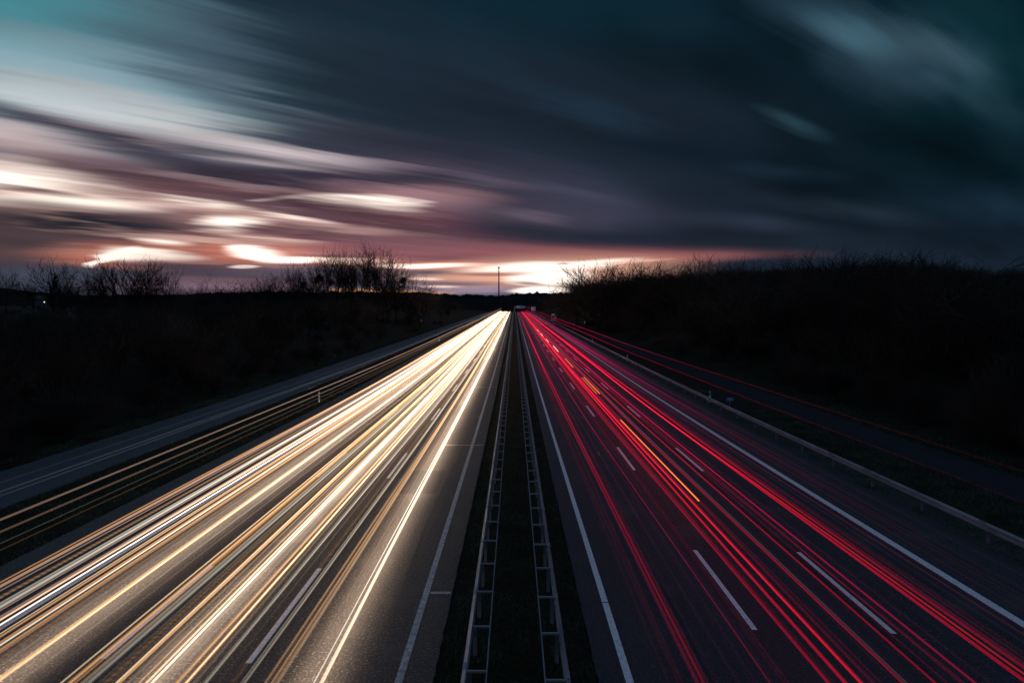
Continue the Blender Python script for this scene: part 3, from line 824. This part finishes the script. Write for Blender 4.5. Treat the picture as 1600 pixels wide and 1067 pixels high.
# added downward strip lamps, standing in for the headlights' combined light on the road
for bx in (-4.6, -8.2, -11.8):
    for y0, y1, wpm in ((-14, 30, 13), (30, 60, 18), (60, 110, 24), (110, 220, 34), (220, 520, 40)):
        ld = bpy.data.lights.new('headlight_fill', 'AREA'); ld.shape = 'RECTANGLE'; ld.size = .5; ld.size_y = y1 - y0; ld.spread = R(125)
        ld.energy = wpm * (y1 - y0); ld.color = (1.0, .71, .50)
        lo = link('headlight_fill', ld, None, (bx, (y0 + y1) / 2, .75 + float(zr((y0 + y1) / 2))))
        lo.rotation_euler = (math.atan((float(zr(y1)) - float(zr(y0))) / (y1 - y0)), 0, 0)
# blinking indicator of a car changing lane
t = empty('indicator_trail'); tag(t, 'row of short orange indicator flashes trailing along the middle lane on the right', 'light trail')
M_ind = emit('indicator_glow', (1.0, .20, .04), 1.5)
M_ind2 = emit('indicator_glow_far', (1.0, .66, .42), 2.0)
for k, (y0, y1, s) in enumerate([(26.7, 46.6, .972), (61, 75, 1.02), (87, 101, 1.0), (115, 130, .99), (143, 155, .96), (168, 182, .94), (196, 208, .93)]):
    ys = np.linspace(y0, y1, 8)
    hi = .9
    me = tube('flash', s * (CAMZ - hi), hi, .028 + .004 * k, ys, n=6); me.materials.append(M_ind if k < 3 else M_ind2)
    link('flash', me, t)
    if k == 1:
        me = tube('flash', (s - .035) * (CAMZ - hi), hi, .02, ys, n=6); me.materials.append(M_ind); link('flash', me, t)

# ------------------------------------------------------------------ bare winter trees
def frusta(P0, P1, R0, R1, n=3):
    P0 = np.asarray(P0); P1 = np.asarray(P1); R0 = np.asarray(R0)[:, None]; R1 = np.asarray(R1)[:, None]
    d = P1 - P0; d /= np.linalg.norm(d, axis=1, keepdims=True) + 1e-9
    a = np.cross(d, np.where(np.abs(d[:, 2:3]) > .9, [[1., 0, 0]], [[0, 0, 1.]])); a /= np.linalg.norm(a, axis=1, keepdims=True) + 1e-9
    b = np.cross(d, a); m = len(P0)
    V = np.zeros((m, 2 * n, 3))
    for i in range(n):
        t = 2 * math.pi * i / n
        o = a * math.cos(t) + b * math.sin(t)
        V[:, i] = P0 + o * R0; V[:, n + i] = P1 + o * R1
    base = (np.arange(m) * 2 * n)[:, None]
    Fl = np.concatenate([base + np.array([[i, (i + 1) % n, n + (i + 1) % n, n + i]]) for i in range(n)])
    return V.reshape(-1, 3), Fl
def rv3(rng):
    return np.array([rng.gauss(0, 1), rng.gauss(0, 1), rng.gauss(0, 1)])
def grow_tree(seed, style, rmin=.016):
    """unit tree about 12 m tall; returns trunk segments and crown segments"""
    rng = random.Random(seed)
    st = dict(oak=dict(fork=.24, spread=.80, up=.07, l0=.40, rat=.72, kids=(2, 3), lev=5, wig=.20, r=.26),
              poplar=dict(fork=.26, spread=.50, up=.22, l0=.46, rat=.66, kids=(2, 3), lev=4, wig=.10, r=.22),
              far_oak=dict(fork=.2, spread=.95, up=.08, l0=.34, rat=.76, kids=(3, 4), lev=4, wig=.22, r=.34),
              far_poplar=dict(fork=.24, spread=.62, up=.16, l0=.42, rat=.70, kids=(3, 3), lev=4, wig=.16, r=.27),
              sapling=dict(fork=.12, spread=.45, up=.28, l0=.42, rat=.66, kids=(3, 4), lev=4, wig=.12, r=.08),
              shrub=dict(fork=.03, spread=.75, up=.20, l0=.42, rat=.68, kids=(3, 4), lev=4, wig=.16, r=.07))[style]
    H = 12.0; trunk = []; crown = []
    def branch(p, d, ln, r, lev, out):
        k = 4 if lev > 2 else 3
        r_end = r * (.62 if lev > 0 else .4)
        pts = [(p, r)]
        for i in range(k):
            d = d + rv3(rng) * st['wig'] + np.array([0, 0, st['up'] * .35]); d = d / np.linalg.norm(d)
            p2 = p + d * ln / k; rr = r + (r_end - r) * (i + 1) / k
            out.append((p, p2, pts[-1][1], rr)); p = p2; pts.append((p, rr))
        if lev <= 0: return
        nk = rng.randint(*st['kids'])
        for j in range(nk + (2 if lev <= 2 else 1)):
            f = .3 + .7 * (j + rng.random() * .6) / (nk + 1.2)
            idx = min(k, max(1, int(round(f * k)))); q, qr = pts[idx]
            side = rv3(rng); side -= d * side.dot(d); side /= np.linalg.norm(side)
            sp = st['spread'] * (.6 + .7 * rng.random())
            nd_ = d * math.cos(sp) + side * math.sin(sp) + np.array([0, 0, st['up']]); nd_ /= np.linalg.norm(nd_)
            branch(q, nd_, ln * st['rat'] * (.75 + .45 * rng.random()), max(rmin, qr * (.50 + .2 * rng.random())), lev - 1, crown)
    n_stem = 1 if 'oak' in style or 'poplar' in style else (3 if style == 'sapling' else 7)
    for sgn in range(n_stem):
        d = np.array([rng.gauss(0, .06), rng.gauss(0, .06), 1.]) if n_stem == 1 else np.array([rng.gauss(0, .35), rng.gauss(0, .35), 1.])
        p = np.array([0., 0., -.6])
        ln = H * st['fork'] + .6; r = st['r']
        d /= np.linalg.norm(d)
        for i in range(3):
            p2 = p + d * ln / 3 + rv3(rng) * .05; r2 = r * .9
            trunk.append((p, p2, r, r2)); p, r = p2, r2
        nb = 4 if n_stem == 1 else 2
        for j in range(nb):
            a = 2 * math.pi * (j + rng.random() * .7) / nb
            sp = st['spread'] * (.35 + .6 * rng.random())
            nd_ = np.array([math.cos(a) * math.sin(sp), math.sin(a) * math.sin(sp), math.cos(sp)])
            branch(p - np.array([0, 0, 1]) * rng.random() * ln * .25, nd_, H * st['l0'] * (.8 + .35 * rng.random()), r * .72, st['lev'] - 1 if n_stem > 1 else st['lev'] - 1, crown)
        branch(p, d, H * st['l0'], r * .85, st['lev'] - 1, crown)
    return trunk, crown
def seg_mesh(name, segs, m, n=3):
    P0 = np.array([s[0] for s in segs]); P1 = np.array([s[1] for s in segs])
    V, Fl = frusta(P0, P1, [s[2] for s in segs], [s[3] for s in segs], n)
    return npmesh(name, V, Fl, m, False)
PROTO = {}
for style, seeds in (('oak', (1, 2, 3, 4)), ('poplar', (11, 12, 13, 14)), ('far_oak', (5, 6, 7)), ('far_poplar', (15, 16, 17, 18)), ('sapling', (21, 22, 23)), ('shrub', (31, 32, 33))):
    PROTO[style] = []
    for sd in seeds:
        tr, cr = grow_tree(sd, style, (.026 if 'oak' in style else .03) if 'far' in style else .016)
        top = max(s[1][2] for s in cr); wd = max(math.hypot(s[1][0], s[1][1]) for s in cr)
        PROTO[style].append((seg_mesh('trunk', tr, M_bark, 8), seg_mesh('crown', cr, M_twig, 3), top, wd, tr, cr))
        print('TREE', style, sd, len(cr), round(top, 1), round(wd, 1))
def mistletoe_mesh():
    rng = np.random.RandomState(2); n = 1500
    d = rng.randn(n, 3); d /= np.linalg.norm(d, axis=1, keepdims=True)
    c = d * (rng.rand(n, 1) ** .7) * (1 + .35 * rng.rand(n, 1)); a = d * .25 + rng.randn(n, 3) * .08; b = rng.randn(n, 3) * .07
    V = np.stack([c, c + a, c + b], 1).reshape(-1, 3)
    return npmesh('mistletoe', V, np.arange(3 * n).reshape(-1, 3), M_leaf)
MIST = mistletoe_mesh()
LAST = []
def plant(x, y, hgt, style, rng, name, label, group, zoff=0, thick=1.0):
    tm, cm, top, wd, tr, cr = pr = PROTO[style][rng.randrange(len(PROTO[style]))]
    LAST[:] = [pr]
    s = hgt / top; sw = s * thick * (.85 + .3 * rng.random())
    t = empty(name, (x, y, float(terr(x, y)) + zoff), rng.random() * 6.28)
    t.scale = (sw, sw, s)
    tag(t, label, 'tree' if style != 'shrub' else 'shrub', group)
    link('trunk', tm, t); link('crown', cm, t)
    return t
rng = random.Random(77)
# skyline of the wood on the right
RSK = [(880, 444), (890, 436), (905, 424), (925, 420), (945, 410), (975, 412), (1010, 408), (1060, 408), (1100, 406), (1140, 404), (1190, 402), (1240, 402), (1280, 396), (1330, 394), (1385, 389), (1440, 388), (1480, 398), (1520, 406), (1560, 408), (1600, 402), (1800, 396)]
def sky_y(px, T): return float(np.interp(px, [a for a, b in T], [b for a, b in T]))
placed = 0; tries = 0
pts = []
while placed < 250 and tries < 20000:
    tries += 1
    Y = 22 + 330 * rng.random() ** 1.5
    X = 30.5 + (10 + Y * .62) * rng.random()
    px = 803.5 + X / Y * F
    if px > 1680 or px < 886: continue
    if any((X - a) ** 2 + (Y - b) ** 2 < (1.5 + Y * .022) ** 2 for a, b in pts): continue
    top = CAMZ + (485 - sky_y(px, RSK) - 6 - rng.random() * 36) / F * Y
    g = float(terr(X, Y)); h = top - g
    if h < 3: continue
    if h > 19: h = 19 - 3 * rng.random()
    if X < 40: h = min(h, 5 + (X - 30) * .9 + 2 * rng.random())
    pts.append((X, Y))
    near = X < 36
    plant(X, Y, h, 'sapling' if near else ('oak' if rng.random() < .75 else 'poplar'), rng, 'bare_tree',
          'bare dark winter tree standing in the dense wood above the right carriageway', 'bare trees of the wood on the right', thick=1.5 if h < 12 else 1.3)
    placed += 1
print('RIGHT', placed, tries)
# undergrowth along the foot of the right wood
k = 0; pts = []
while k < 110:
    Y = 18 + 260 * rng.random() ** 1.6; X = 28.6 + rng.random() ** 1.4 * (5 + Y * .12)
    px = 803.5 + X / Y * F
    if px > 1700: continue
    plant(X, Y, 1.8 + 2.6 * rng.random() + (X - 28) * .12, 'shrub', rng, 'bare_shrub', 'dark leafless shrub in the undergrowth at the foot of the right hand wood', 'shrubs at the foot of the right wood', thick=1.2)
    k += 1
# thicket on the left embankment, tops level with the far hills
LSK = [(-100, 476), (0, 474), (60, 476), (110, 472), (140, 466), (400, 463), (560, 462), (660, 461), (700, 465), (745, 470)]
placed = 0; tries = 0; pts = []
while placed < 170 and tries < 20000:
    tries += 1
    Y = 22 + 330 * rng.random() ** 1.4
    X = -(31 + (8 + Y * .6) * rng.random())
    px = 803.5 + X / Y * F
    if px < -80 or px > 745: continue
    if any((X - a) ** 2 + (Y - b) ** 2 < (1.5 + Y * .02) ** 2 for a, b in pts): continue
    top = CAMZ + (485 - sky_y(px, LSK) - rng.random() ** 2 * 16) / F * Y
    g = float(terr(X, Y)); h = top - g
    if h < 2: continue
    if X > -40: h = min(h, 4 + (-30 - X) * .7 + 1.5 * rng.random())
    pts.append((X, Y))
    plant(X, Y, h, 'sapling', rng, 'young_tree', 'young leafless tree in the dark thicket on the left embankment', 'young trees of the left thicket', thick=1.5)
    placed += 1
print('LEFT', placed, tries)
k = 0
while k < 90:
    Y = 18 + 260 * rng.random() ** 1.6; X = -(28.9 + rng.random() ** 1.4 * (5 + Y * .12))
    px = 803.5 + X / Y * F
    if px < -100: continue
    plant(X, Y, 1.6 + 2.2 * rng.random(), 'shrub', rng, 'bare_shrub', 'dark leafless shrub at the foot of the left embankment', 'shrubs at the foot of the left thicket', thick=1.2)
    k += 1
# trees that stand clear against the sunset on the left: picture x, top, distance, kind, width factor, mistletoe, what sets it apart
SK = [
 (8, 424, 230, 'poplar', .9, 0, 'slim bare tree at the far left edge, beside the pylon'),
 (52, 436, 210, 'poplar', .8, 0, 'small thin bare tree between the pylon and the lit farmhouse'),
 (82, 409, 170, 'poplar', 1.1, 0, 'tall leaning bare tree just right of the farmhouse'),
 (98, 428, 190, 'oak', .9, 0, 'round bushy bare tree beside the tall leaning one, left of the bright lens cloud'),
 (122, 430, 190, 'oak', 1, 0, 'low spreading bare tree in the left group, with an open forked crown'),
 (146, 429, 185, 'oak', .9, 0, 'dense bare tree in the left group, below the left tip of the lens cloud'),
 (163, 420, 180, 'poplar', 1, 0, 'narrow bare tree under the left end of the lens shaped cloud'),
 (186, 408, 170, 'poplar', 1.15, 0, 'tallest bare tree of the left group, cutting into the lens shaped cloud'),
 (208, 409, 172, 'poplar', 1.2, 0, 'tall many branched bare tree under the middle of the lens cloud'),
 (222, 414, 175, 'oak', .8, 0, 'dense tall bare tree closing the left group on its right'),
 (240, 438, 180, 'oak', .9, 0, 'low bare tree right of the tall left group'),
 (262, 418, 175, 'poplar', .7, 0, 'lone spindly bare tree with open branches right of the left group'),
 (285, 447, 260, 'oak', 1, 0, 'tiny bare tree in the low gap between the left groups'),
 (305, 446, 260, 'poplar', 1, 0, 'tiny upright bare tree in the low gap, left of the round oak'),
 (326, 443, 240, 'oak', .9, 0, 'small bare tree touching the left side of the round dark oak'),
 (354, 429, 220, 'oak', 1.35, 0, 'round dark domed bare oak standing alone left of the mistletoe trees'),
 (384, 443, 250, 'oak', .9, 0, 'small bare tree right of the round dark oak'),
 (403, 438, 240, 'poplar', 1, 0, 'bushy bare tree at the left foot of the mistletoe row'),
 (420, 431, 240, 'poplar', 1, 0, 'upright bare tree with feathery top, left part of the mistletoe row'),
 (438, 430, 240, 'oak', .8, 0, 'bare tree where the mistletoe row begins to rise'),
 (455, 421, 235, 'oak', .9, 0, 'spreading bare tree halfway up the rising mistletoe row'),
 (472, 412, 235, 'poplar', 1, 1, 'bare tree with one mistletoe ball on the rising side of the row'),
 (490, 407, 235, 'oak', .8, 0, 'dense bare tree left of the ivy covered trunk'),
 (509, 391, 230, 'poplar', .9, 3, 'very dark bare tree with three mistletoe balls, densest of the row'),
 (524, 397, 232, 'poplar', .8, 2, 'bare tree with two mistletoe balls right of the densest one'),
 (541, 402, 235, 'poplar', .7, 0, 'slim straight bare tree in front of the orange glow'),
 (553, 397, 235, 'poplar', .8, 1, 'bare tree with one high mistletoe ball in the middle of the row'),
 (573, 389, 232, 'poplar', 1, 0, 'tallest upright bare tree of the row, with a narrow fan of branches'),
 (588, 386, 232, 'poplar', .9, 1, 'tall bare tree with a large mistletoe ball, near the right end of the row'),
 (606, 399, 235, 'oak', 1, 1, 'wide forked bare tree leaning right, last tall one of the row'),
 (619, 424, 240, 'oak', .9, 0, 'low bare bush tree beside the last tall one, against orange sky'),
 (637, 434, 245, 'oak', .9, 0, 'low bare tree in front of the orange glow, left of the last round one'),
 (656, 432, 240, 'oak', 1.1, 0, 'small round bare tree ending the left skyline'),
]
for px, ty, Y, style, wf, mist, lab in SK:
    X = (px - 803.5) / F * Y
    g = float(terr(X, Y)); top = CAMZ + (485 - ty) / F * Y
    t = plant(X, Y, (top - g) * 1.13, 'far_' + style, rng, 'bare_tree', lab, 'trees against the sunset on the left', thick=wf * .95)
    for m_ in range(mist):
        pr = LAST[0]; cand = [q[1] for q in pr[5] if pr[2] * .5 < q[1][2] < pr[2] * .82 and q[3] > .04 and math.hypot(q[1][0], q[1][1]) < 3]
        o = link('mistletoe', MIST, t); rr = .42 + .3 * rng.random()
        o.location = tuple(rng.choice(cand)); o.scale = (rr * 1.1, rr * 1.1, rr)
_r = random.Random(4); px = 915
while px < 1500:
    Y = 240 - (px - 900) * .27 + _r.uniform(-12, 12); X = (px - 803.5) / F * Y
    h = CAMZ + (485 - sky_y(px, RSK) + _r.uniform(-3, 13)) / F * Y - float(terr(X, Y))
    plant(X, Y, h, 'far_oak' if _r.random() < .7 else 'far_poplar', rng, 'bare_tree', 'tall round crowned bare tree forming the ridge line of the right wood', 'ridge line trees of the right wood', thick=_r.uniform(1.1, 1.6))
    px += _r.uniform(18, 36)
for px, ty, Y, lab in ((1575, 384, 52, 'large bare tree nearest the right edge of the photo, its crown above the wood'), (1512, 396, 60, 'large bare tree with a broad crown second from the right edge, above the wood'), (1262, 384, 95, 'bare tree whose spiky top rises above the ridge of the right wood'), (948, 408, 210, 'round bare tree lit from behind at the sunset end of the wood'), (900, 422, 260, 'outermost bare tree at the sunset end of the wood')):
    X = (px - 803.5) / F * Y
    plant(X, Y, (CAMZ + (485 - ty) / F * Y - float(terr(X, Y))) * 1.03, 'far_oak' if Y > 150 else 'poplar' if Y == 95 else 'oak', rng, 'bare_tree', lab, 'tall trees of the right wood', thick=1.3)
# distant part of the wood and hedges: one mass
def wood_mass(name, spots, seed):
    rng = random.Random(seed); Vs, Fs, off = [], [], 0
    for (x, y, h, style) in spots:
        tm, cm, top, wd, tr, cr = PROTO[style][rng.randrange(3)]
        segs = tr + [c for c in cr if rng.random() < .8]
        s = h / top; sw = s * (1 + .3 * rng.random()); a = rng.random() * 6.28; ca, sa = math.cos(a), math.sin(a)
        P0 = np.array([q[0] for q in segs]); P1 = np.array([q[1] for q in segs])
        def tf(P):
            return np.stack([(P[:, 0] * ca - P[:, 1] * sa) * sw + x, (P[:, 0] * sa + P[:, 1] * ca) * sw + y, P[:, 2] * s + float(terr(x, y))], -1)
        V, Fl = frusta(tf(P0), tf(P1), np.array([q[2] for q in segs]) * s * 1.6, np.array([q[3] for q in segs]) * s * 1.6, 3)
        Vs.append(V); Fs.append(Fl + off); off += len(V)
    return link(name, npmesh(name, np.concatenate(Vs), np.concatenate(Fs), M_twig))
sp = []
while len(sp) < 130:
    Y = 180 + 320 * rng.random(); px = 888 + 600 * rng.random() ** 1.6
    X = (px - 803.5) / F * Y
    if X < 31: continue
    top = CAMZ + (485 - sky_y(px, RSK) - rng.random() * 24 - 11) / F * Y; h = top - float(terr(X, Y))
    if h > 26: continue
    sp.append((X, Y, h, 'oak' if rng.random() < .7 else 'poplar'))
tag(wood_mass('distant_wood', sp, 4), kind='stuff')
sp = []
while len(sp) < 90:
    Y = 200 + 320 * rng.random(); px = 20 + 725 * rng.random()
    X = (px - 803.5) / F * Y
    if X > -32: continue
    top = CAMZ + (485 - sky_y(px, LSK) - rng.random() * 12) / F * Y; h = top - float(terr(X, Y))
    if h < 2: continue
    sp.append((X, Y, h, 'sapling'))
tag(wood_mass('distant_thicket', sp, 5), kind='stuff')

# ------------------------------------------------------------------ grass on the verges
def grass(name, areas, seed, m):
    r = np.random.RandomState(seed); Vs = []
    for x0, x1, y0, y1, n, h in areas:
        x = x0 + (x1 - x0) * r.rand(n); y = y0 + (y1 - y0) * r.rand(n) ** 1.6
        keep = bumps(x, y, 1.1) + r.randn(n) * .4 > -.3; x, y = x[keep], y[keep]; n = len(x)
        z = terr(x, y) - .02; a = r.rand(n) * 6.28; hh = h * (.4 + r.rand(n)); w = .006 + .006 * r.rand(n)
        le = r.randn(n, 2) * .5 * hh[:, None]
        p0 = np.stack([x - np.cos(a) * w, y - np.sin(a) * w, z], -1); p1 = np.stack([x + np.cos(a) * w, y + np.sin(a) * w, z], -1)
        Vs.append(np.stack([p0, p1, np.stack([x + le[:, 0], y + le[:, 1], z + hh], -1)], 1).reshape(-1, 3))
    V = np.concatenate(Vs)
    tag(link(name, npmesh(name, V, np.arange(len(V)).reshape(-1, 3), m)), kind='stuff')
grass('grass', [(16.75, 22.4, 12, 75, 90000, .16), (-1.9, 1.95, 8, 60, 50000, .12), (-22, -16.95, 14, 70, 50000, .13), (25.7, 29, 22, 90, 26000, .25), (-29, -26.9, 25, 90, 20000, .22)], 8, M_grass)
